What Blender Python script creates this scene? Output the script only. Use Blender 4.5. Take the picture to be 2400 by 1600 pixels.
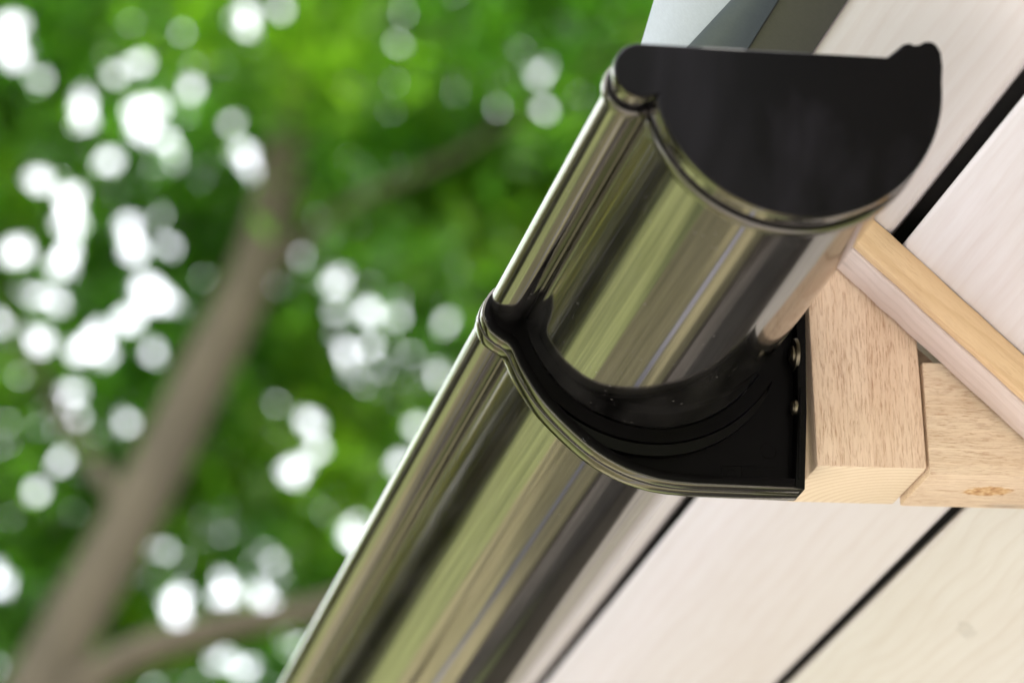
import bpy, bmesh, math, random
import numpy as np
from mathutils import Vector, Matrix

random.seed(7)
rng = np.random.default_rng(11)
sc = bpy.context.scene
for o in list(bpy.data.objects):
    bpy.data.objects.remove(o)
COL = sc.collection
ZO = 2.28                                # height of the gutter's centre above the lawn

def mm(x, y, z):                         # millimetres about the gutter end -> metres in the world
    return Vector((x / 1000, y / 1000, z / 1000 + ZO))

# ------------------------------------------------------------------ camera
cam_d = bpy.data.cameras.new('camera')
cam = bpy.data.objects.new('camera', cam_d)
COL.objects.link(cam)
right = Vector((0.978692, -0.202422, -0.034446))
down = Vector((0.037173, 0.339659, -0.939814))
fwd = Vector((0.201939, 0.918508, 0.339947))
m3 = Matrix((right, -down, -fwd)).transposed()
cam.matrix_world = Matrix.Translation(mm(-456.0, -1497.0, -677.6)) @ m3.to_4x4()
cam_d.sensor_width = 36
cam_d.lens = 9484.7 / 2400 * 36
cam_d.clip_start = 0.05
cam_d.clip_end = 2000
cam_d.dof.use_dof = True
cam_d.dof.focus_distance = 1.915
cam_d.dof.aperture_fstop = 7.2
sc.camera = cam

# ------------------------------------------------------------------ sky, sun, exposure
SUN_EL, SUN_AZ = math.radians(52), math.radians(44)     # azimuth clockwise from +Y
w = bpy.data.worlds.new('World')
sc.world = w
w.use_nodes = True
nt = w.node_tree
nt.nodes.clear()
wo = nt.nodes.new('ShaderNodeOutputWorld')
bg = nt.nodes.new('ShaderNodeBackground')
sky = nt.nodes.new('ShaderNodeTexSky')
sky.sky_type = 'NISHITA'
sky.sun_disc = False
sky.sun_elevation = SUN_EL
sky.sun_rotation = SUN_AZ
sky.dust_density = 2.5
sky.air_density = 1.0
bg.inputs['Strength'].default_value = 0.13
# thin high cloud, all round
tc_w = nt.nodes.new('ShaderNodeTexCoord')
cl = nt.nodes.new('ShaderNodeTexNoise')
cl.inputs['Scale'].default_value = 2.2
cl.inputs['Detail'].default_value = 6
nt.links.new(tc_w.outputs['Generated'], cl.inputs['Vector'])
cr = nt.nodes.new('ShaderNodeValToRGB')
cr.color_ramp.elements[0].position = 0.30
cr.color_ramp.elements[0].color = (0.45, 0.45, 0.45, 1)
cr.color_ramp.elements[1].position = 0.58
cr.color_ramp.elements[1].color = (0.92, 0.92, 0.92, 1)
nt.links.new(cl.outputs['Fac'], cr.inputs[0])
cm = nt.nodes.new('ShaderNodeMix')
cm.data_type = 'RGBA'
nt.links.new(cr.outputs[0], cm.inputs[0])
nt.links.new(sky.outputs[0], cm.inputs[6])
cm.inputs[7].default_value = (9.5, 9.4, 9.6, 1)
nt.links.new(cm.outputs[2], bg.inputs['Color'])
nt.links.new(bg.outputs[0], wo.inputs['Surface'])
sun_d = bpy.data.lights.new('sun', 'SUN')
sun_d.energy = 4.0
sun_d.angle = math.radians(0.6)
sun_d.color = (1, 0.95, 0.87)
sun = bpy.data.objects.new('sun', sun_d)
COL.objects.link(sun)
sdir = Vector((math.sin(SUN_AZ) * math.cos(SUN_EL), math.cos(SUN_AZ) * math.cos(SUN_EL), math.sin(SUN_EL)))
sun.rotation_euler = sdir.to_track_quat('Z', 'Y').to_euler()
sun.location = (3, 3, 12)
sc.view_settings.view_transform = 'Standard'
sc.view_settings.look = 'None'
sc.view_settings.gamma = 1
sc.view_settings.exposure = 1.92
sc.render.engine = 'CYCLES'
sc.cycles.use_denoising = True
sc.cycles.max_bounces = 10
sc.cycles.sample_clamp_indirect = 0

# ------------------------------------------------------------------ material helpers
class NT:
    def __init__(s, name):
        s.m = bpy.data.materials.new(name)
        s.m.use_nodes = True
        s.t = s.m.node_tree
        s.t.nodes.clear()
        s.out = s.t.nodes.new('ShaderNodeOutputMaterial')
    def n(s, typ, **kw):
        nd = s.t.nodes.new('ShaderNode' + typ)
        for k, v in kw.items():
            setattr(nd, k, v)
        return nd
    def put(s, sock, v):
        if hasattr(v, 'is_linked') or isinstance(v, bpy.types.NodeSocket):
            s.t.links.new(v, sock)
        else:
            sock.default_value = v
    def math(s, op, a, b=0.0, clamp=False):
        nd = s.n('Math', operation=op, use_clamp=clamp)
        s.put(nd.inputs[0], a); s.put(nd.inputs[1], b)
        return nd.outputs[0]
    def vmath(s, op, a, b=(0, 0, 0)):
        nd = s.n('VectorMath', operation=op)
        s.put(nd.inputs[0], a); s.put(nd.inputs[1], b)
        return nd.outputs['Value'] if op in ('LENGTH', 'DISTANCE', 'DOT_PRODUCT') else nd.outputs[0]
    def noise(s, vec, scale=1.0, detail=3.0, rough=0.55, dist=0.0):
        nd = s.n('TexNoise')
        s.put(nd.inputs['Vector'], vec)
        nd.inputs['Scale'].default_value = scale
        nd.inputs['Detail'].default_value = detail
        nd.inputs['Roughness'].default_value = rough
        nd.inputs['Distortion'].default_value = dist
        return nd.outputs['Fac']
    def ramp(s, fac, stops):
        nd = s.n('ValToRGB')
        e = nd.color_ramp.elements
        while len(e) < len(stops):
            e.new(0.5)
        for el, (p, c) in zip(e, stops):
            el.position = p
            el.color = (*c, 1) if len(c) == 3 else c
        s.put(nd.inputs[0], fac)
        return nd.outputs[0]
    def mix(s, fac, a, b, mode='MIX'):
        nd = s.n('Mix', data_type='RGBA', blend_type=mode)
        s.put(nd.inputs[0], fac)
        for sk, v in ((nd.inputs[6], a), (nd.inputs[7], b)):
            s.put(sk, (*v, 1) if isinstance(v, tuple) and len(v) == 3 else v)
        return nd.outputs[2]
    def bump(s, h, strength, dist):
        nd = s.n('Bump')
        nd.inputs['Strength'].default_value = strength
        nd.inputs['Distance'].default_value = dist
        s.put(nd.inputs['Height'], h)
        return nd.outputs[0]
    def principled(s, color, rough=0.5, metal=0.0, normal=None, **kw):
        nd = s.n('BsdfPrincipled')
        s.put(nd.inputs['Base Color'], (*color, 1) if isinstance(color, tuple) and len(color) == 3 else color)
        s.put(nd.inputs['Roughness'], rough)
        s.put(nd.inputs['Metallic'], metal)
        if normal is not None:
            s.put(nd.inputs['Normal'], normal)
        for k, v in kw.items():
            s.put(nd.inputs[k.replace('_', ' ')], v)
        s.t.links.new(nd.outputs[0], s.out.inputs[0])
        return nd
    def objcoord(s, scale=(1, 1, 1), rnd=37.0):
        tc = s.n('TexCoord')
        oi = s.n('ObjectInfo')
        off = s.math('MULTIPLY', oi.outputs['Random'], rnd)
        cx = s.n('CombineXYZ')
        for i in range(3):
            s.put(cx.inputs[i], off)
        v = s.vmath('MULTIPLY', tc.outputs['Object'], scale)
        return tc.outputs['Object'], s.vmath('ADD', v, cx.outputs[0]), off

def wood(name, axis, pith, light, dark, ringf=260.0, rough_sawn=0.0, streak=0.5, wobble=0.004, knot=None, stain=0.25, gloss=0.6, ring=1.0, knot_grey=False):
    """Timber in local metres: rings about a pith line along `axis`, streaks along the grain."""
    t = NT(name)
    obj, _, off = t.objcoord()
    ai = 'XYZ'.index(axis)
    st = [1.0, 1.0, 1.0]; st[ai] = 0.045
    stv = t.vmath('MULTIPLY', obj, tuple(st))
    cx = t.n('CombineXYZ')
    for i in range(3):
        t.put(cx.inputs[i], off)
    sv = t.vmath('ADD', stv, cx.outputs[0])
    lv = [1.0, 1.0, 1.0]; lv[ai] = 0.3
    slow = t.vmath('ADD', t.vmath('MULTIPLY', obj, tuple(lv)), cx.outputs[0])
    # distance from the pith
    flat = [1.0, 1.0, 1.0]; flat[ai] = 0.0
    d = t.vmath('DISTANCE', t.vmath('MULTIPLY', obj, tuple(flat)), pith)
    wob = t.math('MULTIPLY', t.math('SUBTRACT', t.noise(slow, 14, 2), 0.5), wobble * 4)
    d2 = t.math('ADD', d, wob)
    fr = t.math('FRACT', t.math('MULTIPLY', d2, ringf))
    late = t.math('POWER', fr, 3.0)                                     # dark latewood at the end of each ring
    soft = t.math('MULTIPLY', t.math('SUBTRACT', 1.0, t.math('POWER', fr, 14.0)), late)
    streaks = t.noise(sv, 420, 4, 0.6)
    broad = t.noise(slow, 9, 3)
    bands = t.noise(sv, 75, 4, 0.65)
    grain = t.math('ADD', t.math('MULTIPLY', t.math('SUBTRACT', streaks, 0.46), streak), t.math('MULTIPLY', t.math('SUBTRACT', bands, 0.44), streak * 1.3))
    fac = t.math('ADD', t.math('MULTIPLY', soft, 0.62 * ring), grain, clamp=True)
    col = t.mix(fac, light, dark)
    warm = tuple(c * k for c, k in zip(light, (1.0, 0.86, 0.72)))
    col = t.mix(t.math('MULTIPLY', t.math('SUBTRACT', broad, 0.42, clamp=True), 2.4 * stain, clamp=True), col, warm)
    # small blue-grey flecks and pin knots
    fl = t.n('TexVoronoi'); t.put(fl.inputs['Vector'], slow); fl.inputs['Scale'].default_value = 19
    sp = t.math('MULTIPLY', t.math('SUBTRACT', 0.085, fl.outputs['Distance'], clamp=True), 9.0, clamp=True)
    col = t.mix(t.math('MULTIPLY', sp, 0.75), col, (0.22, 0.20, 0.19))
    height = streaks
    if rough_sawn > 0:
        # torn fibres: short dark brown pits elongated along the grain
        pv = [1.0, 1.0, 1.0]; pv[ai] = 0.09
        pits = t.noise(t.vmath('ADD', t.vmath('MULTIPLY', obj, tuple(pv)), cx.outputs[0]), 1500, 4, 0.7, 0.5)
        pm = t.math('MULTIPLY', t.math('SUBTRACT', pits, 0.50, clamp=True), 5.6, clamp=True)
        patch = t.noise(obj, 26, 3)
        pm = t.math('MULTIPLY', pm, t.math('ADD', 0.25, t.math('MULTIPLY', patch, 1.1)), clamp=True)
        col = t.mix(t.math('MULTIPLY', pm, rough_sawn), col, (0.34, 0.145, 0.065))
        pale = t.math('MULTIPLY', t.math('SUBTRACT', t.noise(sv, 230, 3), 0.55, clamp=True), 4.0, clamp=True)
        col = t.mix(t.math('MULTIPLY', pale, 0.55 * rough_sawn), col, tuple(min(1, c * 1.25) for c in light))
        height = t.math('SUBTRACT', streaks, t.math('MULTIPLY', pm, 1.3))
    if knot:
        kp, kr = knot
        kd = t.vmath('LENGTH', t.vmath('MULTIPLY', t.vmath('SUBTRACT', obj, kp), tuple(1 / r for r in kr)))
        kn = t.noise(obj, 300, 3)
        ke = t.math('ADD', kd, t.math('MULTIPLY', t.math('SUBTRACT', kn, 0.5), 0.9))
        kf = t.math('MULTIPLY', t.math('SUBTRACT', 1.0, ke, clamp=True), 4.0, clamp=True)
        kc = t.ramp(kn, [(0.3, (0.32, 0.15, 0.06)), (0.5, (0.58, 0.35, 0.16)), (0.7, (0.72, 0.54, 0.32))])
        if knot_grey:
            kc = t.ramp(kn, [(0.3, (0.25, 0.235, 0.225)), (0.55, (0.44, 0.40, 0.36)), (0.75, (0.56, 0.51, 0.46))])
            kf = t.math('MULTIPLY', kf, 0.42)
        col = t.mix(kf, col, kc)
    nrm = t.bump(height, 0.35 + 0.1 * rough_sawn, 0.0006 + 0.0003 * rough_sawn)
    t.principled(col, gloss, 0.0, nrm)
    return t.m

M = {}
M['soffit_wood'] = wood('whitewashed_spruce', 'Y', (0.26, 0, 0.07), (0.635, 0.605, 0.600), (0.49, 0.40, 0.370), ringf=120, streak=0.50, wobble=0.005, stain=0.06, gloss=0.55, ring=0.34)
M['soffit_knotty'] = wood('knotty_whitewashed_spruce', 'Y', (0.26, 0, 0.07), (0.60, 0.57, 0.535), (0.46, 0.385, 0.33), ringf=120, streak=0.50, wobble=0.009, stain=0.10, gloss=0.55, ring=0.5, knot=((-0.0068, -0.059, 0.0), (0.006, 0.011, 0.01)), knot_grey=True)
M['post_wood'] = wood('rough_sawn_post', 'Z', (0.012, 0.052, 0), (0.74, 0.57, 0.425), (0.52, 0.31, 0.185), ringf=190, rough_sawn=0.75, streak=0.5, wobble=0.0025, stain=0.5, gloss=0.8, ring=0.25)
M['post_end'] = wood('post_end_grain', 'Z', (0.022, 0.034, 0), (0.76, 0.63, 0.46), (0.50, 0.33, 0.18), ringf=215, streak=0.12, wobble=0.0008, stain=0.05, gloss=0.8, ring=1.1)
M['beam_wood'] = wood('rough_sawn_beam', 'X', (0, 0.09, 0.03), (0.72, 0.575, 0.42), (0.49, 0.325, 0.195), ringf=240, rough_sawn=0.75, streak=0.5, wobble=0.004, stain=0.2, gloss=0.8, ring=0.5,
                      knot=((0.013, -0.002, -0.0292), (0.0140, 0.0080, 0.006)))
M['batten_wood'] = wood('greyed_batten', 'X', (0, 0.05, 0.06), (0.66, 0.56, 0.515), (0.42, 0.33, 0.285), ringf=200, rough_sawn=0.12, streak=0.45, stain=0.1, gloss=0.7, ring=0.5)
M['trim_wood'] = wood('yellow_pine_trim', 'X', (0, 0.06, -0.02), (0.70, 0.505, 0.295), (0.47, 0.28, 0.125), ringf=260, rough_sawn=0.22, streak=0.5, stain=0.1, gloss=0.65, ring=0.7)
M['dark_wood'] = wood('dark_stained_boards', 'Z', (0, 0.3, 0), (0.035, 0.026, 0.021), (0.016, 0.012, 0.010), ringf=60, streak=0.5, gloss=0.7)

def mirror_metal():
    t = NT('polished_brown_coating')
    obj, _, _ = t.objcoord()
    lv = t.vmath('MULTIPLY', obj, (1.0, 0.012, 1.0))
    drawn = t.noise(lv, 900, 3)
    wide = t.noise(t.vmath('MULTIPLY', obj, (1.0, 0.06, 1.0)), 70, 2)
    dust = t.n('TexVoronoi'); t.put(dust.inputs['Vector'], obj); dust.inputs['Scale'].default_value = 210
    dm = t.math('MULTIPLY', t.math('SUBTRACT', 0.17, dust.outputs['Distance'], clamp=True), 14.0, clamp=True)
    spots = t.noise(obj, 45, 2)
    dm = t.math('MULTIPLY', dm, t.math('MULTIPLY', t.math('SUBTRACT', spots, 0.47, clamp=True), 7.0, clamp=True))
    veil = t.math('MULTIPLY', t.math('SUBTRACT', t.noise(t.vmath('MULTIPLY', obj, (1, 0.25, 1)), 60, 4), 0.30, clamp=True), 0.11, clamp=True)
    fine = t.math('MULTIPLY', t.math('SUBTRACT', t.noise(t.vmath('MULTIPLY', obj, (1.0, 0.005, 1.0)), 420, 4, 0.7), 0.36, clamp=True), 3.4, clamp=True)
    col = t.mix(fine, (0.112, 0.106, 0.102), (0.225, 0.214, 0.205))
    h = t.math('ADD', t.math('MULTIPLY', drawn, 0.02), wide)
    nrm = t.bump(h, 0.16, 0.0006)
    p = t.principled(col, t.math('ADD', 0.060, t.math('MULTIPLY', drawn, 0.05)), 1.0, nrm)
    df = t.n('BsdfDiffuse'); df.inputs['Color'].default_value = (0.30, 0.285, 0.265, 1)
    mx = t.n('MixShader')
    t.put(mx.inputs[0], t.math('ADD', t.math('MULTIPLY', dm, 0.22), veil, clamp=True))
    t.t.links.new(p.outputs[0], mx.inputs[1]); t.t.links.new(df.outputs[0], mx.inputs[2])
    t.t.links.new(mx.outputs[0], t.out.inputs[0])
    return t.m
M['mirror'] = mirror_metal()

def black_plastic(name, base, rough, dust, spec=0.5, sm_scale=38):
    t = NT(name)
    obj, _, _ = t.objcoord()
    sm = t.noise(t.vmath('MULTIPLY', obj, (1, 1, 0.5)), sm_scale, 4, 0.55, 0.8)
    sc_ = t.noise(obj, 700, 2)
    col = t.mix(t.math('MULTIPLY', t.math('SUBTRACT', sm, 0.50, clamp=True), dust, clamp=True), base, (0.022, 0.020, 0.026))
    r = t.math('ADD', rough, t.math('MULTIPLY', sm, 0.12))
    t.principled(col, r, 0.0, t.bump(sc_, 0.06, 0.0002), Specular_IOR_Level=spec)
    return t.m
M['cap_black'] = black_plastic('satin_black_cap', (0.0016, 0.0014, 0.0017), 0.28, 1.6, 0.09, 17)
M['skirt_black'] = black_plastic('glossy_black_skirt', (0.006, 0.0055, 0.0055), 0.10, 0.4)
M['bracket_black'] = black_plastic('black_bracket_plastic', (0.0013, 0.0011, 0.0011), 0.25, 0.04, 0.08)

def rim_gloss():
    t = NT('glossy_bracket_rim')
    obj, _, _ = t.objcoord()
    sc_ = t.noise(t.vmath('MULTIPLY', obj, (1, 4, 1)), 600, 2)
    t.principled((0.125, 0.117, 0.107), t.math('ADD', 0.08, t.math('MULTIPLY', sc_, 0.12)), 1.0, t.bump(sc_, 0.05, 0.0002))
    return t.m
M['rim'] = rim_gloss()

def plain_metal(name, c, rough, c2=None, metal=1.0, scale=500):
    t = NT(name)
    obj, _, _ = t.objcoord()
    nz = t.noise(obj, scale, 4, 0.7)
    nb = t.noise(obj, 40, 3)
    c2 = c2 or tuple(x * 0.75 for x in c)
    col = t.mix(nz, c, c2)
    t.principled(col, t.math('ADD', rough - 0.06, t.math('MULTIPLY', nb, 0.14)), metal, t.bump(nz, 0.10, 0.0003))
    return t.m
M['galv'] = plain_metal('galvanised_sheet', (0.54, 0.60, 0.68), 0.5, (0.38, 0.43, 0.50), 0.15)
M['dark_sheet'] = plain_metal('dark_coated_sheet', (0.075, 0.072, 0.068), 0.45, (0.045, 0.043, 0.042), 0.3)
M['shade_toned_lip'] = plain_metal('shade_toned_sheet', (0.075, 0.095, 0.12), 0.42, (0.045, 0.06, 0.08), 0.1)  # dark reflection on the flashing's bend, put into the lip's colour
M['zinc'] = plain_metal('zinc_screw', (0.20, 0.175, 0.12), 0.3, (0.13, 0.115, 0.08))
M['felt'] = plain_metal('black_roofing_felt', (0.008, 0.008, 0.008), 0.9, (0.005, 0.005, 0.005), 0.0)
M['recess'] = plain_metal('screw_recess', (0.02, 0.018, 0.015), 0.5, None, 0.6)

# ------------------------------------------------------------------ object helpers
def tag(o, label=None, cat=None, group=None, kind=None):
    if label: o['label'] = label
    if cat: o['category'] = cat
    if group: o['group'] = group
    if kind: o['kind'] = kind
    return o

def empty(name, loc, label, cat, group=None):
    o = bpy.data.objects.new(name, None)
    COL.objects.link(o)
    o.location = loc
    o.empty_display_size = 0.05
    return tag(o, label, cat, group)

def world_of(o):
    m = o.matrix_basis
    return m if o.parent is None else world_of(o.parent) @ o.matrix_parent_inverse @ m

def link_mesh(name, me, mat, parent=None, matrix=None, smooth=None):
    o = bpy.data.objects.new(name, me)
    COL.objects.link(o)
    if mat and not me.materials:
        me.materials.append(mat)
    if smooth is not None:
        me.polygons.foreach_set('use_smooth', [smooth] * len(me.polygons))
    if parent is not None:
        o.parent = parent
        pm = world_of(parent)
        o.matrix_parent_inverse = pm.inverted()
    if matrix is not None:
        o.matrix_basis = matrix
    return o

def bm_obj(name, bm, mat, parent=None, matrix=None, smooth=False, auto=None):
    bmesh.ops.recalc_face_normals(bm, faces=bm.faces[:])
    if auto is not None:
        for f in bm.faces:
            f.smooth = True
        for e in bm.edges:
            if len(e.link_faces) == 2:
                e.smooth = e.calc_face_angle(0) < math.radians(auto)
            else:
                e.smooth = False
    me = bpy.data.meshes.new(name)
    bm.to_mesh(me)
    bm.free()
    o = link_mesh(name, me, mat, parent, matrix)
    if auto is None and smooth:
        me.polygons.foreach_set('use_smooth', [True] * len(me.polygons))
    return o

def offset_poly(pts, d, closed=True):
    """Shift a polyline along its left normal by d."""
    n = len(pts)
    out = []
    for i in range(n):
        a = Vector(pts[i - 1]) if (closed or i > 0) else Vector(pts[i])
        b = Vector(pts[(i + 1) % n]) if (closed or i < n - 1) else Vector(pts[i])
        t = (b - a)
        if t.length < 1e-9:
            out.append(tuple(pts[i])); continue
        t.normalize()
        out.append((pts[i][0] - t.y * d, pts[i][1] + t.x * d))
    return out

def prism(pts, y0, y1, bevel=0.0, segs=2, origin=(0, 0, 0), axis='Y'):
    """Closed outline in the x-z plane (mm) pushed from y0 to y1; coordinates relative to origin (mm)."""
    bm = bmesh.new()
    ox, oy, oz = origin
    lo = [bm.verts.new(((p[0] - ox) / 1000, (y0 - oy) / 1000, (p[1] - oz) / 1000)) for p in pts]
    hi = [bm.verts.new(((p[0] - ox) / 1000, (y1 - oy) / 1000, (p[1] - oz) / 1000)) for p in pts]
    n = len(pts)
    bm.faces.new(lo); bm.faces.new(hi[::-1])
    for i in range(n):
        bm.faces.new((lo[i], hi[i], hi[(i + 1) % n], lo[(i + 1) % n]))
    bmesh.ops.recalc_face_normals(bm, faces=bm.faces[:])
    if bevel > 0:
        ed = [e for e in bm.edges if e.calc_face_angle(0) > math.radians(25)]
        bmesh.ops.bevel(bm, geom=ed, offset=bevel / 1000, segments=segs, affect='EDGES', profile=0.6, clamp_overlap=True)
    return bm

def strip(path, thick, y0, y1, slope=0.0, ny=1, bevel=0.0, pre=None):
    """An open x-z polyline (mm) thickened to its left by `thick` and pushed along y; z drops by slope*y."""
    inner = offset_poly(path, thick, closed=False)
    ring = list(path) + inner[::-1]
    bm = bmesh.new()
    rows = []
    for k in range(ny + 1):
        y = y0 + (y1 - y0) * k / ny
        rows.append([bm.verts.new((p[0] / 1000, y / 1000, (p[1] + slope * y) / 1000)) for p in ring])
    n = len(ring)
    h = len(path)
    for a, b in zip(rows[:-1], rows[1:]):
        for i in range(n):
            bm.faces.new((a[i], b[i], b[(i + 1) % n], a[(i + 1) % n]))
    for r in (rows[0], rows[-1]):
        for i in range(h - 1):
            bm.faces.new((r[i], r[i + 1], r[n - 2 - i], r[n - 1 - i]))
    bmesh.ops.recalc_face_normals(bm, faces=bm.faces[:])
    if bevel > 0:
        ed = [e for e in bm.edges if len(e.link_faces) == 2 and e.calc_face_angle(0) > math.radians(60)]
        bmesh.ops.bevel(bm, geom=ed, offset=bevel / 1000, segments=2, affect='EDGES', profile=0.5, clamp_overlap=True)
    return bm

def arc(cx, cz, r, a0, a1, n):
    return [(cx + r * math.cos(math.radians(a0 + (a1 - a0) * i / n)), cz + r * math.sin(math.radians(a0 + (a1 - a0) * i / n))) for i in range(n + 1)]

def catmull(pts, k=6):
    P = [pts[0]] + list(pts) + [pts[-1]]
    out = []
    for i in range(1, len(P) - 2):
        p0, p1, p2, p3 = [np.array(q, float) for q in P[i - 1:i + 3]]
        for j in range(k):
            t = j / k
            out.append(tuple(0.5 * ((2 * p1) + (-p0 + p2) * t + (2 * p0 - 5 * p1 + 4 * p2 - p3) * t * t + (-p0 + 3 * p1 - 3 * p2 + p3) * t ** 3)))
    out.append(tuple(pts[-1]))
    return out

def tube(path, radii, sides=12):
    bm = bmesh.new()
    rings = []
    n = len(path)
    for i in range(n):
        p = Vector(path[i])
        t = (Vector(path[min(i + 1, n - 1)]) - Vector(path[max(i - 1, 0)])).normalized()
        u = t.cross(Vector((0.31, 0.95, 0.12))).normalized()
        v = t.cross(u)
        rings.append([bm.verts.new(p + (u * math.cos(2 * math.pi * k / sides) + v * math.sin(2 * math.pi * k / sides)) * radii[i]) for k in range(sides)])
    for a, b in zip(rings[:-1], rings[1:]):
        for k in range(sides):
            bm.faces.new((a[k], a[(k + 1) % sides], b[(k + 1) % sides], b[k]))
    bm.faces.new(rings[0][::-1]); bm.faces.new(rings[-1])
    return bm

# ------------------------------------------------------------------ ground and distant setting
def ground_mat(name, c1, c2, scale, rough=0.9):
    t = NT(name)
    obj, _, _ = t.objcoord()
    a = t.noise(obj, scale, 5, 0.6)
    b = t.noise(obj, scale * 0.06, 3)
    col = t.mix(t.math('ADD', t.math('MULTIPLY', a, 0.7), t.math('MULTIPLY', t.math('SUBTRACT', b, 0.35), 0.9), clamp=True), c1, c2)
    t.principled(col, rough, 0.0, t.bump(a, 0.5, 0.02))
    return t.m

def sheet(name, x0, x1, y0, y1, z, mat, kind='structure'):
    me = bpy.data.meshes.new(name)
    me.from_pydata([(x0, y0, z), (x1, y0, z), (x1, y1, z), (x0, y1, z)], [], [(0, 1, 2, 3)])
    return tag(link_mesh(name, me, mat), kind=kind)

g_lawn = ground_mat('sunlit_lawn', (0.10, 0.125, 0.032), (0.165, 0.18, 0.06), 9)
g_earth = ground_mat('bare_earth', (0.13, 0.125, 0.05), (0.22, 0.19, 0.10), 14)
g_stone = ground_mat('grey_kerb', (0.13, 0.13, 0.155), (0.19, 0.19, 0.22), 30)
g_shadow = ground_mat('dark_shadow_line', (0.035, 0.028, 0.02), (0.06, 0.05, 0.035), 20)
g_bounce = ground_mat('pale_bounce_ground', (0.235, 0.22, 0.215), (0.31, 0.295, 0.29), 25)
M['bed_soil'] = ground_mat('bed_soil', (0.018, 0.015, 0.012), (0.035, 0.028, 0.02), 20)
sheet('ground', -150, 150, -150, 150, 0.0, g_lawn)
sheet('earth_bed', -1.75, -0.22, -12, 40, 0.004, g_earth)
sheet('shadow_strip', 0.86, 1.02, -12, 40, 0.004, g_shadow)  # dark strip painted in for a shadow line mirrored by the gutter
sheet('bounce_yard', -9, 2.0, -12, 2.6, 0.008, g_bounce)  # unseen pale ground added to bounce neutral light up under the eave
sheet('gravel_path', -0.06, 0.86, 2.6, 40, 0.004, ground_mat('tan_gravel', (0.15, 0.14, 0.065), (0.23, 0.20, 0.11), 40))
kb = prism([(-200, 0), (-60, 0), (-60, 110), (-200, 110)], 2600, 40000, 8)
kerb = bm_obj('kerb', kb, g_stone)
tag(kerb, kind='structure')

# ------------------------------------------------------------------ the timber eave
TH = math.radians(-43.5)
A = Vector((97.0, 272.0, 19.0))                  # mm: where the batten's underside meets the post
D = Vector((math.cos(TH), 0, math.sin(TH)))      # down the boards' slope
N = Vector((D.z, 0, -D.x))                       # out of the underside, towards the viewer
def deck(u, y, off):                             # mm
    p = A + D * u + N * off
    return Vector((p.x, y, p.z))
def deck_matrix(u, y, off):
    """Local x runs down the slope, y along the gutter, z points up out of the roof."""
    p = deck(u, y, off)
    m = Matrix((D, Vector((0, 1, 0)), -N)).transposed().to_4x4()
    return Matrix.Translation(mm(p.x, p.y, p.z)) @ m

eave = empty('timber_eave', mm(0, 0, -2280), 'pale timber eave of spaced soffit boards with post, beam and battens behind gutter', 'eave')
DECK = -17.2
Y0, Y1 = -260.0, 1420.0
def board_bm(wd, ln, th, ch, taper=0.0, seed=0):
    bm = bmesh.new()
    r = random.Random(seed)
    prof = [(-wd / 2 + ch, 0), (wd / 2 - ch, 0), (wd / 2 - ch * 0.3, ch * 0.3), (wd / 2, ch), (wd / 2, th), (-wd / 2, th), (-wd / 2, ch), (-wd / 2 + ch * 0.3, ch * 0.3)]
    rows = []
    ns = 14
    for k in range(ns + 1):
        f = k / ns
        row = []
        for (x, z) in prof:
            e = taper * (f - 0.25) if x < 0 else 0
            row.append(bm.verts.new(((x + e + r.uniform(-.12, .12)) / 1000, (f - 0.5) * ln / 1000, (z + r.uniform(-.1, .1)) / 1000)))
        rows.append(row)
    n = len(prof)
    for a, b in zip(rows[:-1], rows[1:]):
        for i in range(n):
            bm.faces.new((a[i], b[i], b[(i + 1) % n], a[(i + 1) % n]))
    bm.faces.new(rows[0]); bm.faces.new(rows[-1][::-1])
    return bm
edges = [(-103.0, 6.5), (14.4, 119.8), (125.2, 233)] + [(239 + 114 * k, 347 + 114 * k) for k in range(5)]
for i, (a, b) in enumerate(edges):
    ym = (Y0 + Y1) / 2
    bm = board_bm(b - a, Y1 - Y0 - random.uniform(0, 12), 21, 3.2, taper=(-4.5 if i == 1 else 0), seed=i)
    bm_obj('soffit_board', bm, M['soffit_knotty'] if i == 2 else M['soffit_wood'], eave, deck_matrix((a + b) / 2, ym, DECK), auto=50)

# black felt closing the gaps from above
bm = board_bm(930, Y1 - Y0 - 20, 5, 1)
bm_obj('roofing_felt', bm, M['felt'], eave, deck_matrix(350, (Y0 + Y1) / 2, DECK - 21.4))

# batten and its yellow trim under the boards
def lath(name, u0, u1, ya, yb, lo, hi, mat, bev, seed, lab=None):
    """A lath along the slope between offsets lo..hi (mm below the deck plane reference)."""
    r = random.Random(seed)
    bm = bmesh.new()
    L = u1 - u0
    ns = 90
    rows = []
    for k in range(ns + 1):
        x = -L / 2 + L * k / ns
        row = []
        for (y, z) in ((ya, lo), (yb, lo), (yb, hi), (ya, hi)):
            jig = 0.22
            jig = 0.28 if (y == yb and z == lo) else 0.22
            row.append(bm.verts.new((x / 1000, (y - (ya + yb) / 2 + r.uniform(-jig, jig)) / 1000, (-(z) + r.uniform(-jig, jig)) / 1000)))
        rows.append(row)
    for a, b in zip(rows[:-1], rows[1:]):
        for i in range(4):
            bm.faces.new((a[i], b[i], b[(i + 1) % 4], a[(i + 1) % 4]))
    bm.faces.new(rows[0]); bm.faces.new(rows[-1][::-1])
    bmesh.ops.recalc_face_normals(bm, faces=bm.faces[:])
    ed = [e for e in bm.edges if e.calc_face_angle(0) > math.radians(60)]
    bmesh.ops.bevel(bm, geom=ed, offset=bev / 1000, segments=2, affect='EDGES', profile=0.5)
    o = bm_obj(name, bm, mat, eave, deck_matrix((u0 + u1) / 2, (ya + yb) / 2, 0), auto=40)
    if lab: o['label'] = lab
    return o
lath('batten', -60, 800, 244.2, 270.3, -0.2, -16.9, M['batten_wood'], 0.9, 3, 'greyish batten crossing under the soffit boards')
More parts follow.
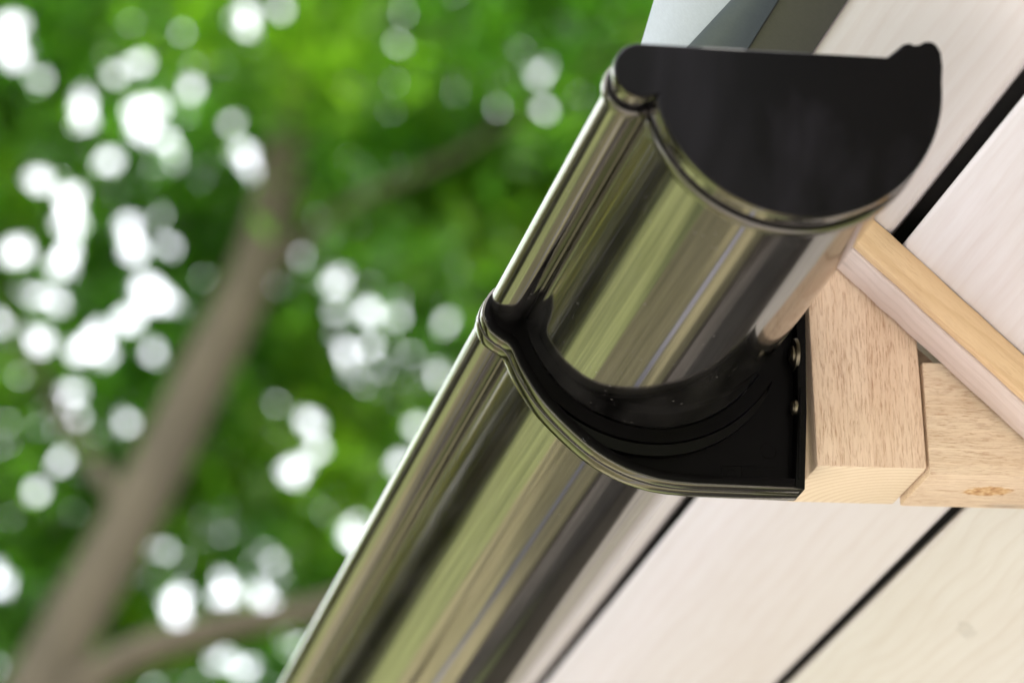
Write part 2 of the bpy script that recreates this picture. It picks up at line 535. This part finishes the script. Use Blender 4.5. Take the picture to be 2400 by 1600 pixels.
lath('trim_strip', -60, 800, 236.6, 243.2, -0.9, -16.9, M['trim_wood'], 0.8, 4, 'yellow pine strip along the front of the batten')

# upright post behind the bracket, its bottom end grain showing
def on_under(x, off=0.0):                        # z of the batten's underside plane at x
    return A.z - (x - A.x) * (N.x / N.z) + off
po = (107, 300, -30)
post_pts = [(80.2, -80.4), (135.2, -80.1), (134.9, on_under(134.9, 9)), (81, on_under(81, 9))]
def rough_block(pts, y0, y1, origin, seed, bev, jig):
    bm = prism(pts, y0, y1, 0, origin=origin)
    ed = [e for e in bm.edges if e.calc_face_angle(0) > math.radians(40)]
    bmesh.ops.bevel(bm, geom=ed, offset=bev / 1000, segments=2, affect='EDGES', profile=0.5)
    return bm
bm = rough_block(post_pts, 272.2, 329, po, 1, 1.3, 0)
o = bm_obj('post', bm, M['post_wood'], eave, Matrix.Translation(mm(*po)), auto=40)
o.data.materials.append(M['post_end'])
for f in o.data.polygons:
    if f.normal.z < -0.9:
        f.material_index = 1
o['label'] = 'rough sawn upright post end with growth rings on its underside'
bo = (160, 298, -53)
xr = A.x + (A.z + 82.4 + 23.4) * (N.z / N.x)
beam_pts = [(136.6, -82.6), (224, -82.2), (166, -24.8), (136.9, -25.2)]
bm = rough_block(beam_pts, 272.9, 323, bo, 2, 0.8, 0)
o = bm_obj('beam', bm, M['beam_wood'], eave, Matrix.Translation(mm(*bo)), auto=40)
o['label'] = 'rough sawn beam end with an orange knot underneath'

fo = (152, 303, -22)  # block added behind the hole between post and beam to keep it dark
bm = rough_block([(136.4, -24.2), (166.5, -24.2), (150.0, on_under(150.0, 9)), (136.4, on_under(136.4, 9))], 287, 321, fo, 5, 0.6, 0)
bm_obj('gap_shade_block', bm, M['beam_wood'], eave, Matrix.Translation(mm(*fo)), auto=40)

# metal drip flashing above the gutter
def flash_sheet(name, prof, mat, y0, y1, skew, lab, ny=24):
    """prof: (u, off) points; the outermost point shifts by skew per mm along y."""
    bm = bmesh.new()
    rows = []
    umin = min(p[0] for p in prof); umax = max(p[0] for p in prof)
    for k in range(ny + 1):
        y = y0 + (y1 - y0) * k / ny
        row = []
        for side in (0, 1):
            seq = prof if side == 0 else prof[::-1]
            for (u, off) in seq:
                f = (umax - u) / (umax - umin)
                p = deck(u + skew * (y - 225) * f, y, off - side * 0.8)
                row.append(bm.verts.new((p.x / 1000, p.y / 1000, p.z / 1000)))
        rows.append(row)
    n = len(rows[0]); h = len(prof)
    for a, b in zip(rows[:-1], rows[1:]):
        for i in range(n):
            bm.faces.new((a[i], b[i], b[(i + 1) % n], a[(i + 1) % n]))
    for r in (rows[0], rows[-1]):
        for i in range(h - 1):
            bm.faces.new((r[i], r[i + 1], r[n - 2 - i], r[n - 1 - i]))
    o = bm_obj(name, bm, mat, eave, Matrix.Translation((0, 0, ZO)), auto=45)
    if lab: o['label'] = lab
    return o
flash_sheet('edge_strip', [(-74, DECK + 1.2), (-102, DECK + 1.2)], M['dark_sheet'], Y0, Y1, 0, 'dark coated metal strip along the outer soffit board')
flash_sheet('folded_lip', [(-100.6, DECK + 2.6), (-106, DECK + 3.6), (-114, DECK + 4.4), (-123, DECK + 4.6), (-125.5, DECK + 3.9)], M['shade_toned_lip'], 60, 330, -0.10, 'folded lip of the drip edge with its dark reflection put into the colour')
flash_sheet('drip_flashing', [(-112, DECK + 1.5), (-122, DECK + 2.0), (-133, DECK + 1.6), (-143, DECK - 0.6), (-154.3, DECK - 4.0)], M['galv'], 60, 430, 0.12, 'bright galvanised drip edge above the gutter end')

# dark boarded wall that carries the low side of the eave
for k in range(12):
    y = 20 + k * 116
    bm = prism([(745, -2270), (769, -2270), (769, -640), (745, -640)], y, y + 112, 2.0)
    bm_obj('wall_board', bm, M['dark_wood'], eave, Matrix.Translation((0, 0, ZO)))

# ------------------------------------------------------------------ the gutter
SLOPE = -0.011
gut = empty('gutter', mm(0, 0, -61), 'mirror-polished dark half round gutter with rolled front edge and black end cap', 'gutter')
RG = 61.0
Z_ = lambda: Matrix.Translation((0, 0, ZO))
wall = [(61.0, 15.0), (61.0, 8.0)] + arc(0, 0, RG, 0, -168.5, 84)
crease = wall[-1]
bead = arc(-67.2, -1.0, 9.3, -52, -330, 44)
prof = wall + [(-59.6, -10.2), (-60.0, -9.0)] + bead
bm = strip(prof[::-1], -0.9, 6, 1500, SLOPE, ny=30)
bm_obj('channel', bm, M['mirror'], gut, Z_(), auto=48)

# end cap: flat black face with a grooved skirt round the gutter end
out = arc(-67.0, -1.0, 12.3, -60, -270, 40)
out += [(-40, 11.15), (0, 11.0), (39.9, 10.9), (44, 14.3), (47.6, 17.4), (50.2, 18.1), (52.2, 17.2), (54.5, 17.5), (57.2, 19.1), (60.0, 19.3), (62.4, 17.7), (64.0, 14.2), (64.3, 8)]
out += arc(0, 0, 63.4, 0, -166.5, 80)
cap_e = bpy.data.objects.new('end_cap', None)
levels = [(0.0, -1.1), (0.35, -0.4), (1.1, 0.0), (4.8, 0.3), (5.4, 0.0), (5.8, -3.8), (16.6, -4.2), (17.0, -0.6), (17.6, 0.5), (21.0, 0.9), (22.4, 0.4), (23.0, -1.8)]
def loft(levels, outline, slope, y_off=0.0):
    bm = bmesh.new()
    rows = []
    for (y, d) in levels:
        pts = offset_poly(outline, d, closed=True)
        rows.append([bm.verts.new((p[0] / 1000, (y + y_off) / 1000, (p[1] + slope * y) / 1000)) for p in pts])
    n = len(rows[0])
    for a, b in zip(rows[:-1], rows[1:]):
        for i in range(n):
            bm.faces.new((a[i], b[i], b[(i + 1) % n], a[(i + 1) % n]))
    bm.faces.new(rows[0]); bm.faces.new(rows[-1][::-1])
    return bm
area = sum(a[0] * b[1] - b[0] * a[1] for a, b in zip(out, out[1:] + out[:1]))
sgn = -1 if area > 0 else 1
bpy.data.objects.remove(cap_e)
skirt = loft([(y, d * sgn) for y, d in levels[2:]], out, SLOPE)
cap = bm_obj('end_cap', skirt, M['rim'], gut, Z_(), auto=35)
cap.data.materials.append(M['cap_black'])
for f in cap.data.polygons:
    if 0.0052 < f.center.y < 0.0172:
        f.material_index = 1
face = loft([(y, d * sgn) for y, d in [(-0.25, -1.0), (0.3, -0.35), (1.05, -0.06)]], out, SLOPE)
bm_obj('cap_face', face, M['cap_black'], cap, Z_(), auto=12)

# ------------------------------------------------------------------ the bracket
br = empty('gutter_bracket', mm(75, 280, -93), 'black plastic gutter bracket screwed to the post under the gutter', 'bracket')
YB = 270.0
outer = catmull([(-70.5, 5.6), (-74.6, 3.6), (-79.0, -1.6), (-81.4, -8.0), (-81.2, -12.6), (-78.9, -18.4), (-74.6, -22.3), (-70.4, -25.0), (-67.8, -28.4),
                 (-63.4, -38.8), (-52.5, -55.8), (-33.0, -75.0), (-16.5, -85.2), (-2.0, -90.2), (9.0, -92.0)], 6) + [(20, -92.7), (45, -93.0), (71.6, -93.3)]
gz = SLOPE * YB
# glossy outer rim in two halves with a parting seam
bm = strip(outer, 2.3, YB - 0.5, YB + 7.6, bevel=0.16)
bm_obj('rim', bm, M['rim'], br, Z_(), auto=45)
o2 = offset_poly(outer, -0.35, closed=False)
bm = strip(o2, 2.5, YB + 7.9, YB + 16.5, bevel=0.16)
bm_obj('rim', bm, M['rim'], br, Z_(), auto=45)
# front edge of the rim: matt black lip
bm = strip(offset_poly(outer, 1.0, closed=False), 4.2, YB - 1.0, YB + 3, bevel=0.2)
bm_obj('rim_lip', bm, M['bracket_black'], br, Z_(), auto=45)
# web between rim and gutter
inner_o = offset_poly(outer, 1.6, closed=False)
ringp = [(-66 + 0.0, -13.5 + gz)] + arc(0, gz, 62.2, -164, 0, 60) + [(62.2, 14)]
web = inner_o[8:] + [(74.5, -92.5), (75.0, -54.6), (77.0, 10), (70, 14)] + ringp[::-1]
webp = inner_o[6:] + [(73.5, -92.0), (75.2, -54.6), (77.0, 14)] + [(62.2, 14)] + arc(0, gz, 62.2, 0, -167, 60)
def grid_web(y0, y1):
    """Ladder of quads between the gutter circle and the outer outline."""
    na = 70
    lo = arc(0, gz, 62.0, -166, -2, na)
    target = inner_o[40:] + [(73.6, -92.0), (75.2, -54.6), (76.6, -10.0), (77.2, 6.0)]
    cum = [0.0]
    for a, b in zip(target[:-1], target[1:]):
        cum.append(cum[-1] + math.dist(a, b))
    bm = bmesh.new()
    cols = []
    for i in range(na + 1):
        # pick the outline point along the same angle from the centre
        ang = math.radians(-166 + 164 * i / na)
        best = None
        for a, b in zip(target[:-1], target[1:]):
            ax_, az_ = a[0], a[1] - gz; bx_, bz_ = b[0], b[1] - gz
            dx, dz = math.cos(ang), math.sin(ang)
            ex, ez = bx_ - ax_, bz_ - az_
            den = dx * ez - dz * ex
            if abs(den) < 1e-9: continue
            t = (ax_ * ez - az_ * ex) / den
            s = (ax_ * dz - az_ * dx) / den
            if t > 0 and -0.001 <= s <= 1.001 and (best is None or t > best[0]):
                best = (t, (dx * t, dz * t + gz))
        q = best[1] if best else (math.cos(ang) * 66, math.sin(ang) * 66 + gz)
        cols.append([bm.verts.new((p[0] / 1000, y / 1000, p[1] / 1000)) for p in (lo[i], q) for y in (y0, y1)])
    for a, b in zip(cols[:-1], cols[1:]):
        bm.faces.new((a[0], a[2], b[2], b[0])); bm.faces.new((a[1], b[1], b[3], a[3]))
        bm.faces.new((a[0], b[0], b[1], a[1])); bm.faces.new((a[2], a[3], b[3], b[2]))
    bm.faces.new(cols[0]); bm.faces.new(cols[-1])
    return bm
bm_obj('web', grid_web(YB + 6.5, YB + 10.5), M['bracket_black'], br, Z_(), auto=30)
# saddle ring and stepped crescent rib that cradle the gutter
bm = strip(arc(0, gz - 0.2, 62.3, -166, -8, 80), -6.6, YB - 0.6, YB + 16)
bm_obj('saddle', bm, M['bracket_black'], br, Z_(), auto=40)
cres_in = arc(0, gz - 0.2, 69.4, -158, -30, 60)
bm = bmesh.new()
cv = []
for i, p in enumerate(cres_in):
    f = i / 60
    wdt = 5.2 * max(0.02, math.sin(math.pi * min(1, f * 0.95 + 0.05))) ** 0.6
    a = math.atan2(p[1] - gz, p[0])
    q = (p[0] + wdt * math.cos(a), p[1] + wdt * math.sin(a))
    cv.append([bm.verts.new((c[0] / 1000, y / 1000, c[1] / 1000)) for c, y in ((p, YB + 1.6), (q, YB + 2.6), (q, YB + 8))])
for a, b in zip(cv[:-1], cv[1:]):
    bm.faces.new((a[0], b[0], b[1], a[1])); bm.faces.new((a[1], b[1], b[2], a[2]))
bm_obj('crescent_rib', bm, M['bracket_black'], br, Z_(), auto=35)
# solid neck where the bead hook joins the saddle
neck = [(-78.4, -17.0), (-74.2, -20.8), (-69.2, -23.4), (-66.0, -27.4), (-62.5, -36.0), (-60.0, -33.0), (-57.2, -24.0), (-58.4, -14.5), (-58.2, -9.5)] + arc(-67.2, -1.0 + gz, 9.7, -25, -165, 18) + [(-78.6, -7.0), (-80.0, -12.0)]
bm_obj('hook', prism(neck, YB - 0.4, YB + 15, 0.6), M['bracket_black'], br, Z_(), auto=30)
hook_in = [p for p in offset_poly(outer, 2.0, closed=False)[0:40]]
bm_obj('hook', strip(hook_in, 2.6, YB - 0.4, YB + 15), M['bracket_black'], br, Z_(), auto=40)
# back plate against the post
plate = [(71.4, -93.2), (75.6, -93.2), (79.6, -60.0), (79.9, 16.0), (73.0, 16.0), (72.6, -10.0), (71.0, -54.6), (69.0, -90.6)]
plate = [(67.6, -92.6), (71.8, -93.5), (72.3, -93.5), (75.6, -54.6), (78.2, 0.0), (78.4, 17.0), (74.0, 17.0), (73.6, 0.0), (71.2, -54.6)]
bm_obj('back_plate', prism(plate, YB - 1.5, YB + 16.4, 0.5), M['bracket_black'], br, Z_(), auto=30)
bm_obj('plate_edge', prism([(68.9, -88.6), (70.0, -88.6), (73.6, -42), (72.7, -42)], YB - 2.2, YB + 2, 0.25), M['bracket_black'], br, Z_(), auto=30)
def disc_x(x0, x1, y, z, r, r2=None, n=28, dish=0.0):
    """A round head with its axis along x, from x1 (base) to x0 (tip)."""
    r2 = r if r2 is None else r2
    bm = bmesh.new()
    rows = []
    for x, rr in ((x1, r), (x0 + (x1 - x0) * 0.4, r * 0.97), (x0, r2), (x0 + dish, r2 * 0.55)):
        rows.append([bm.verts.new((x / 1000, (y + rr * math.cos(2 * math.pi * k / n)) / 1000, (z + rr * math.sin(2 * math.pi * k / n)) / 1000)) for k in range(n)])
    for a, b in zip(rows[:-1], rows[1:]):
        for k in range(n):
            bm.faces.new((a[k], a[(k + 1) % n], b[(k + 1) % n], b[k]))
    bm.faces.new(rows[0]); bm.faces.new(rows[-1])
    return bm
def screw(y, z, r, washer, xs):
    s = bm_obj('screw', disc_x(xs - 2.0, xs + 0.4, y, z, r, r * 0.7, dish=0.3), M['zinc'], br, Z_(), auto=35)
    c = bm_obj('cross_recess', prism([(-r * .5, -r * .12), (r * .5, -r * .12), (r * .5, r * .12), (-r * .5, r * .12)], -0.3, 0.3), M['recess'], s,
               Matrix.Translation(mm(xs - 1.75, y, z)) @ Matrix.Rotation(math.radians(90), 4, 'Z') @ Matrix.Rotation(math.radians(20), 4, 'Y'))
    if washer:
        wsh = bm_obj('washer', disc_x(xs - 0.2, xs + 1.3, y, z, washer, washer * 0.93), M['zinc'], s, Z_(), auto=35)
    return s
screw(272.5, -24.0, 4.4, 8.2, 71.7)
screw(272.5, -51.0, 4.0, None, 71.2)
# moulding marks: ejector pin rings, a recycling-style mould stamp in a frame
def ring_mark(x, z, y, r, t):
    bm = bmesh.new()
    n = 30
    rows = [[bm.verts.new(((x + rr * math.cos(2 * math.pi * k / n)) / 1000, yy / 1000, (z + rr * math.sin(2 * math.pi * k / n)) / 1000)) for k in range(n)]
            for rr, yy in ((r - t, y), (r - t * .5, y - t * 0.9), (r, y))]
    for a, b in zip(rows[:-1], rows[1:]):
        for k in range(n):
            bm.faces.new((a[k], a[(k + 1) % n], b[(k + 1) % n], b[k]))
    return bm_obj('pin_mark', bm, M['skirt_black'], br, Z_(), auto=60)
ring_mark(-80.0 + 1.2, -13.0, YB - 1.02, 1.5, 0.35)
ring_mark(-33.6, -71.4, YB - 1.02, 1.6, 0.35)
ring_mark(57.5, -72.0, YB + 6.4, 4.2, 0.5)
ring_mark(50.5 - 12, -84.5, YB + 6.4, 2.6, 0.5)
for (x0, z0, x1, z1) in ((34, -89.4, 43.6, -80.2), (43.9, -89.4, 60, -80.2)):
    for seg in (((x0, z0), (x1, z0), (x1, z0 + .35), (x0, z0 + .35)), ((x0, z1), (x1, z1), (x1, z1 + .35), (x0, z1 + .35)),
                ((x0, z0), (x0 + .35, z0), (x0 + .35, z1), (x0, z1))):
        bm_obj('mould_line', prism(list(seg), YB + 6.1, YB + 6.8), M['bracket_black'], br, Z_())

# ------------------------------------------------------------------ trees
def leaf_mat(name, c1, c2, tr):
    t = NT(name)
    g = t.n('NewGeometry')
    rnd = g.outputs['Random Per Island']
    tc = t.n('TexCoord')
    sunlit_mix = t.math('MULTIPLY', t.math('SUBTRACT', t.noise(tc.outputs['Object'], 2.3, 2), 0.47, clamp=True), 5.0, clamp=True)   # look of sunlit clumps painted into the leaf colour as yellow-green
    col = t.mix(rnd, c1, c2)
    col = t.mix(sunlit_mix, col, tuple(x * k for x, k in zip(c2, (1.9, 1.45, 0.8))))
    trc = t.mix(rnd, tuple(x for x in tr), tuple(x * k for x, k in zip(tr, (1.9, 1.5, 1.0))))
    trc = t.mix(sunlit_mix, trc, tuple(min(0.8, x * k) for x, k in zip(tr, (3.4, 2.0, 1.0))))
    d = t.n('BsdfPrincipled'); t.put(d.inputs['Base Color'], col); d.inputs['Roughness'].default_value = 0.32
    tl = t.n('BsdfTranslucent'); t.put(tl.inputs['Color'], trc)
    mx = t.n('MixShader'); mx.inputs[0].default_value = 0.58
    t.t.links.new(d.outputs[0], mx.inputs[1]); t.t.links.new(tl.outputs[0], mx.inputs[2])
    t.t.links.new(mx.outputs[0], t.out.inputs[0])
    return t.m
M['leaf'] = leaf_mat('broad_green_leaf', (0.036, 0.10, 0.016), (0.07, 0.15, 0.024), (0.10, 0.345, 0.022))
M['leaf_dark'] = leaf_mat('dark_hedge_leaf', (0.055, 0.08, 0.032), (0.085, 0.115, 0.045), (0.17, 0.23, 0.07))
def bark():
    t = NT('brown_bark')
    obj, _, _ = t.objcoord()
    a = t.noise(t.vmath('MULTIPLY', obj, (1, 1, 0.5)), 6, 5, 0.75)
    col = t.mix(a, (0.020, 0.016, 0.010), (0.135, 0.110, 0.072))
    t.principled(col, 0.9, 0.0, t.bump(a, 0.8, 0.02))
    return t.m
M['bark'] = bark()

def leaves_mesh(name, C, size, mat, up=0.9):
    """C: (n,3) leaf centres. Each leaf: two facets folded along the midrib."""
    n = len(C)
    nrm = rng.normal(size=(n, 3)) * 0.75 + np.array([0, 0, up])
    nrm /= np.linalg.norm(nrm, axis=1)[:, None]
    t = rng.normal(size=(n, 3))
    t -= (t * nrm).sum(1)[:, None] * nrm
    t /= np.linalg.norm(t, axis=1)[:, None]
    b = np.cross(nrm, t)
    s = (size * rng.uniform(0.65, 1.25, n))[:, None]
    tip = C + t * s * 0.55 - nrm * s * 0.10
    base = C - t * s * 0.50
    l1 = C + b * s * 0.30 - t * s * 0.18 + nrm * s * 0.08
    l2 = C + b * s * 0.26 + t * s * 0.18 + nrm * s * 0.06
    r1 = C - b * s * 0.30 - t * s * 0.18 + nrm * s * 0.08
    r2 = C - b * s * 0.26 + t * s * 0.18 + nrm * s * 0.06
    V = np.stack([base, l1, l2, tip, r2, r1], 1).reshape(-1, 3)
    i = (np.arange(n) * 6)[:, None]
    F = np.concatenate([i + np.array([0, 1, 2, 3]), i + np.array([0, 3, 4, 5])], 1).reshape(-1, 4)
    me = bpy.data.meshes.new(name)
    me.vertices.add(len(V)); me.vertices.foreach_set('co', V.ravel().astype(np.float32))
    me.loops.add(F.size); me.loops.foreach_set('vertex_index', F.ravel().astype(np.int32))
    me.polygons.add(len(F)); me.polygons.foreach_set('loop_start', np.arange(0, F.size, 4, dtype=np.int32))
    me.update(calc_edges=True)
    me.materials.append(mat)
    return me

# the leaning tree that fills the view past the gutter
TY = 8.0
tree = empty('leaning_tree', (-1.02, 7.5, 0), 'leafy tree with a leaning brown trunk behind the gutter', 'tree')
tr_path = catmull([(-1.019, 7.5, -0.05), (-0.735, 7.5, 1.411), (-0.213, 7.5, 2.737), (0.355, 7.5, 3.987), (0.601, 7.5, 4.461), (0.762, 7.5, 4.802), (0.909, 7.5, 5.134), (0.994, 7.5, 5.532), (1.046, 7.5, 6.053), (1.113, 7.595, 6.905)], 5)
nr = len(tr_path)
rad = [max(0.012, 0.125 * (1 - i / (nr - 1)) ** 0.55 * (1.0 if i > 3 else 1.25 - 0.08 * i)) for i in range(nr)]
rad = [float(np.interp(p[2], [0, 3, 4, 5, 5.6, 7], [0.13, 0.10, 0.074, 0.062, 0.048, 0.014])) for p in tr_path]
bm_obj('trunk', tube(tr_path, rad), M['bark'], tree, smooth=True)
limbs = [([(0.317, 7.5, 3.912), (0.563, 7.481, 4.101), (0.829, 7.472, 4.196), (1.065, 7.472, 4.253), (1.492, 7.5, 4.461), (2.155, 7.5, 4.916)], 0.052, 0.014),
         ([(0.829, 7.5, 4.963), (0.999, 7.519, 5.162), (1.16, 7.528, 5.295), (1.492, 7.595, 5.503), (2.06, 7.595, 5.958)], 0.026, 0.008),
         ([(0.601, 7.5, 4.461), (0.45, 7.784, 4.821), (0.26, 7.974, 5.295), (-0.119, 8.068, 5.958)], 0.03, 0.008),
         ([(-0.024, 7.5, 3.163), (-0.498, 7.311, 3.874), (-1.066, 7.216, 4.632), (-1.824, 7.216, 5.39)], 0.05, 0.012)]
for pth, r0, r1 in limbs:
    pc = catmull(pth, 4)
    bm_obj('limb', tube(pc, [r0 + (r1 - r0) * i / (len(pc) - 1) for i in range(len(pc))], 10), M['bark'], tree, smooth=True)

def clumps(n_cl, lo, hi, per, spread):
    cc = rng.uniform(lo, hi, (n_cl, 3))
    pts = cc[:, None, :] + rng.normal(size=(n_cl, per, 3)) * np.array(spread)
    return pts.reshape(-1, 3)
GAPS = '''75 195 3|20 60 4|25 130 4|305 150 3|258 180 2.3|440 220 2.6|300 270 4|350 260 4|320 310 3|180 240 3|185 290 3|530 305 3|375 345 2.6|240 395 3|555 360 2.6|575 400 2.4|80 440 2.6|150 480 4|155 540 4.4|150 610 3.6|30 610 4|130 650 3|120 720 2.6|285 550 3.6|300 610 3.4|380 590 2.8|325 690 3.6|335 730 3.4|80 820 3|215 810 4.4|275 770 3.4|230 850 3.8|345 850 2.8|170 840 3.4|150 940 2.2|148 1010 2.8|130 1105 2.4|80 1165 2.8|575 20 3|580 60 2.6|655 10 3|940 20 2.4|1260 185 2.8|1365 235 2.6|1285 270 2.4|845 750 3.1|1020 790 3|700 1020 3.6|715 1080 3|665 1130 3.8|385 1430 4|395 1450 3.4|500 1395 3.4|590 1415 3.4|790 1275 3.8|800 1300 3.4|945 1040 3.2|905 1120 3|1005 915 2|620 970 1.5|530 1575 3|480 1560 2.2|370 1310 1.6|0 770 3|0 1560 2.2|310 50 1.5|420 60 1.2|1290 160 1.6|700 310 1.2|590 455 1.7'''
gp = []
for g in GAPS.split('|'):
    px, py, r = [float(v) for v in g.split()]
    gp.append((0.335 + (px / 2400) * 2.64, 5.99 - py * 1.13e-3 + 0.00006 * px, (0.0125 + r * 0.0058) * (1.1 if px < 350 else 1.0)))
for k in range(8):                               # pinholes scattered through the thin outer boughs
    gp.append((rng.uniform(0.3, 0.85), rng.uniform(4.2, 6.0), rng.uniform(0.022, 0.034)))
for k in range(5):
    gp.append((rng.uniform(0.85, 1.8), rng.uniform(4.2, 6.0), rng.uniform(0.020, 0.028)))
def thin(P):
    """Keep the gaps between the boughs open: each is a slanting passage through the thin crown."""
    ok = np.ones(len(P), bool)
    for (gx, gz_, r) in gp:
        t = P[:, 1] - TY
        dx = P[:, 0] - gx - (0.046 + gx * 0.117) * t
        dz = P[:, 2] - gz_ - (gz_ - 1.6) * 0.1053 * t
        ok &= dx * dx + dz * dz > r * r
    return P[ok]
near = clumps(1500, (-0.25, 7.72, 3.7), (2.75, 8.35, 6.55), 44, (0.10, 0.08, 0.07))
front = np.concatenate([clumps(22, (0.55, 7.1, 5.32), (1.25, 7.35, 5.75), 26, (0.08, 0.06, 0.06)), clumps(60, (0.75, 7.15, 5.5), (2.3, 7.45, 6.3), 34, (0.10, 0.08, 0.07)), clumps(12, (1.0, 7.1, 4.4), (2.1, 7.4, 5.4), 24, (0.09, 0.08, 0.06))])
near = thin(np.concatenate([near, front]))
wide = np.concatenate([clumps(160, (-2.8, 7.2, 4.0), (-0.35, 8.8, 7.4), 46, (0.16, 0.16, 0.10)), clumps(150, (-0.3, 7.4, 6.6), (3.2, 8.8, 8.2), 46, (0.16, 0.16, 0.10))])
crown = np.concatenate([near, wide])
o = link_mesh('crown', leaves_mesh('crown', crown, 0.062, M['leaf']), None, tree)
o['kind'] = 'stuff'

# trees and hedge further back, seen in the gutter's polish
def back_tree(name, x, y, h, r, label, seed):
    rr = random.Random(seed)
    e = empty(name, (x, y, 0), label, 'tree', 'trees beyond the lawn')
    pth = [(x, y, 0), (x + rr.uniform(-.2, .2), y, h * .3), (x + rr.uniform(-.3, .3), y + .1, h * .6), (x, y, h * .9)]
    bm_obj('trunk', tube(catmull(pth, 3), [0.16 - 0.013 * i for i in range(10)]), M['bark'], e, smooth=True)
    nc = int(42 * r)
    v = rng.normal(size=(nc, 3)); v /= np.linalg.norm(v, axis=1)[:, None]
    cc = v * (rng.random(nc) ** 0.4)[:, None] * np.array([r, r, h * 0.36]) + np.array([x, y, h * 0.62])
    P = (cc[:, None, :] + rng.normal(size=(nc, 36, 3)) * np.array([.3, .3, .2])).reshape(-1, 3)
    P = P[P[:, 2] > 0.8]
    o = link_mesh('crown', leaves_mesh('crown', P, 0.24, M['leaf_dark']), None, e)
    o['kind'] = 'stuff'
ROW = [(-18.0, 10), (-15.5, 14.0), (-12.6, 16.0), (-10.0, 17.5), (-7.4, 18.5), (-5.0, 20.5), (-2.6, 23.0), (7.5, 16.0), (12.0, 13.0), (6.0, -9.0), (1.5, -10.0), (-3.0, -9.5), (-7.5, -8.5)]  # trees behind the camera are unseen, added to darken reflections and skylight
ORD = ('first', 'second', 'third', 'fourth', 'fifth', 'sixth', 'seventh', 'eighth', 'ninth', 'tenth', 'eleventh', 'twelfth', 'last')
for i, (x, y) in enumerate(ROW):
    back_tree('lawn_tree', x, y, 7.2 + (i * 37 % 10) * 0.16, 3.0 + (i * 53 % 10) * 0.05, 'dark green tree round the lawn, %s of the ring' % ORD[i], i)
hedge_pts = []
for x in np.arange(-22, 13, 0.5):
    hedge_pts.append(np.array([x, 21.0 - 0.012 * (x + 4) ** 2, 1.7]) + np.clip(rng.normal(size=(520, 3)), -1.9, 1.9) * np.array([.35, .35, 1.05]))
H = np.concatenate(hedge_pts); H = H[(H[:, 2] > 0.03)]
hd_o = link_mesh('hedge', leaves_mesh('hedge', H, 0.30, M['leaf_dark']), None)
tag(hd_o, 'tall dark hedge closing the far side of the lawn', 'hedge')

# unseen dark bed added beyond the eave to darken the gutter's reflection
bed = empty('dark_reflection_bed', (1.28, 5.2, 0), 'low dark bed added to darken the reflection in the gutter', 'planter')
for (x0, x1, y0, y1) in ((560, 640, 3700, 6500), (1960, 2040, 3700, 6500), (645, 1955, 3700, 3780), (645, 1955, 6420, 6500)):
    bm_obj('sleeper', prism([(x0, 0), (x1, 0), (x1, 480), (x0, 480)], y0, y1, 8), M['dark_wood'], bed)
bm_obj('soil', prism([(642, 10), (1958, 10), (1958, 400), (642, 400)], 3783, 6417, 5), M['bed_soil'], bed)

# unseen dark shed added right of the gutter's line, mirrored as the dark band in the polish
shed = empty('dark_reflection_shed', (2.9, 7.0, 0), 'dark shed added beyond the eave for its reflection in the gutter', 'shed')
for k in range(26):
    y = 4.2 + k * 0.21
    bm = prism([(2050, 0), (2075, 0), (2075, 2000), (2050, 2000)], y * 1000, y * 1000 + 204, 4)
    bm_obj('wall_board', bm, M['dark_wood'], shed)
bm_obj('roof', prism([(1900, 1990), (3900, 2420), (3900, 2480), (1900, 2050)], 4050, 9850, 10), M['felt'], shed)
for nm, y0, y1 in (('end_wall', 4180, 4199), ('end_wall', 9665, 9690)):
    bm_obj(nm, prism([(2080, 0), (3800, 0), (3800, 2385), (2080, 2015)], y0, y1, 4), M['dark_wood'], shed)
bm_obj('back_wall', prism([(3805, 0), (3830, 0), (3830, 2390), (3805, 2390)], 4200, 9660, 4), M['dark_wood'], shed)
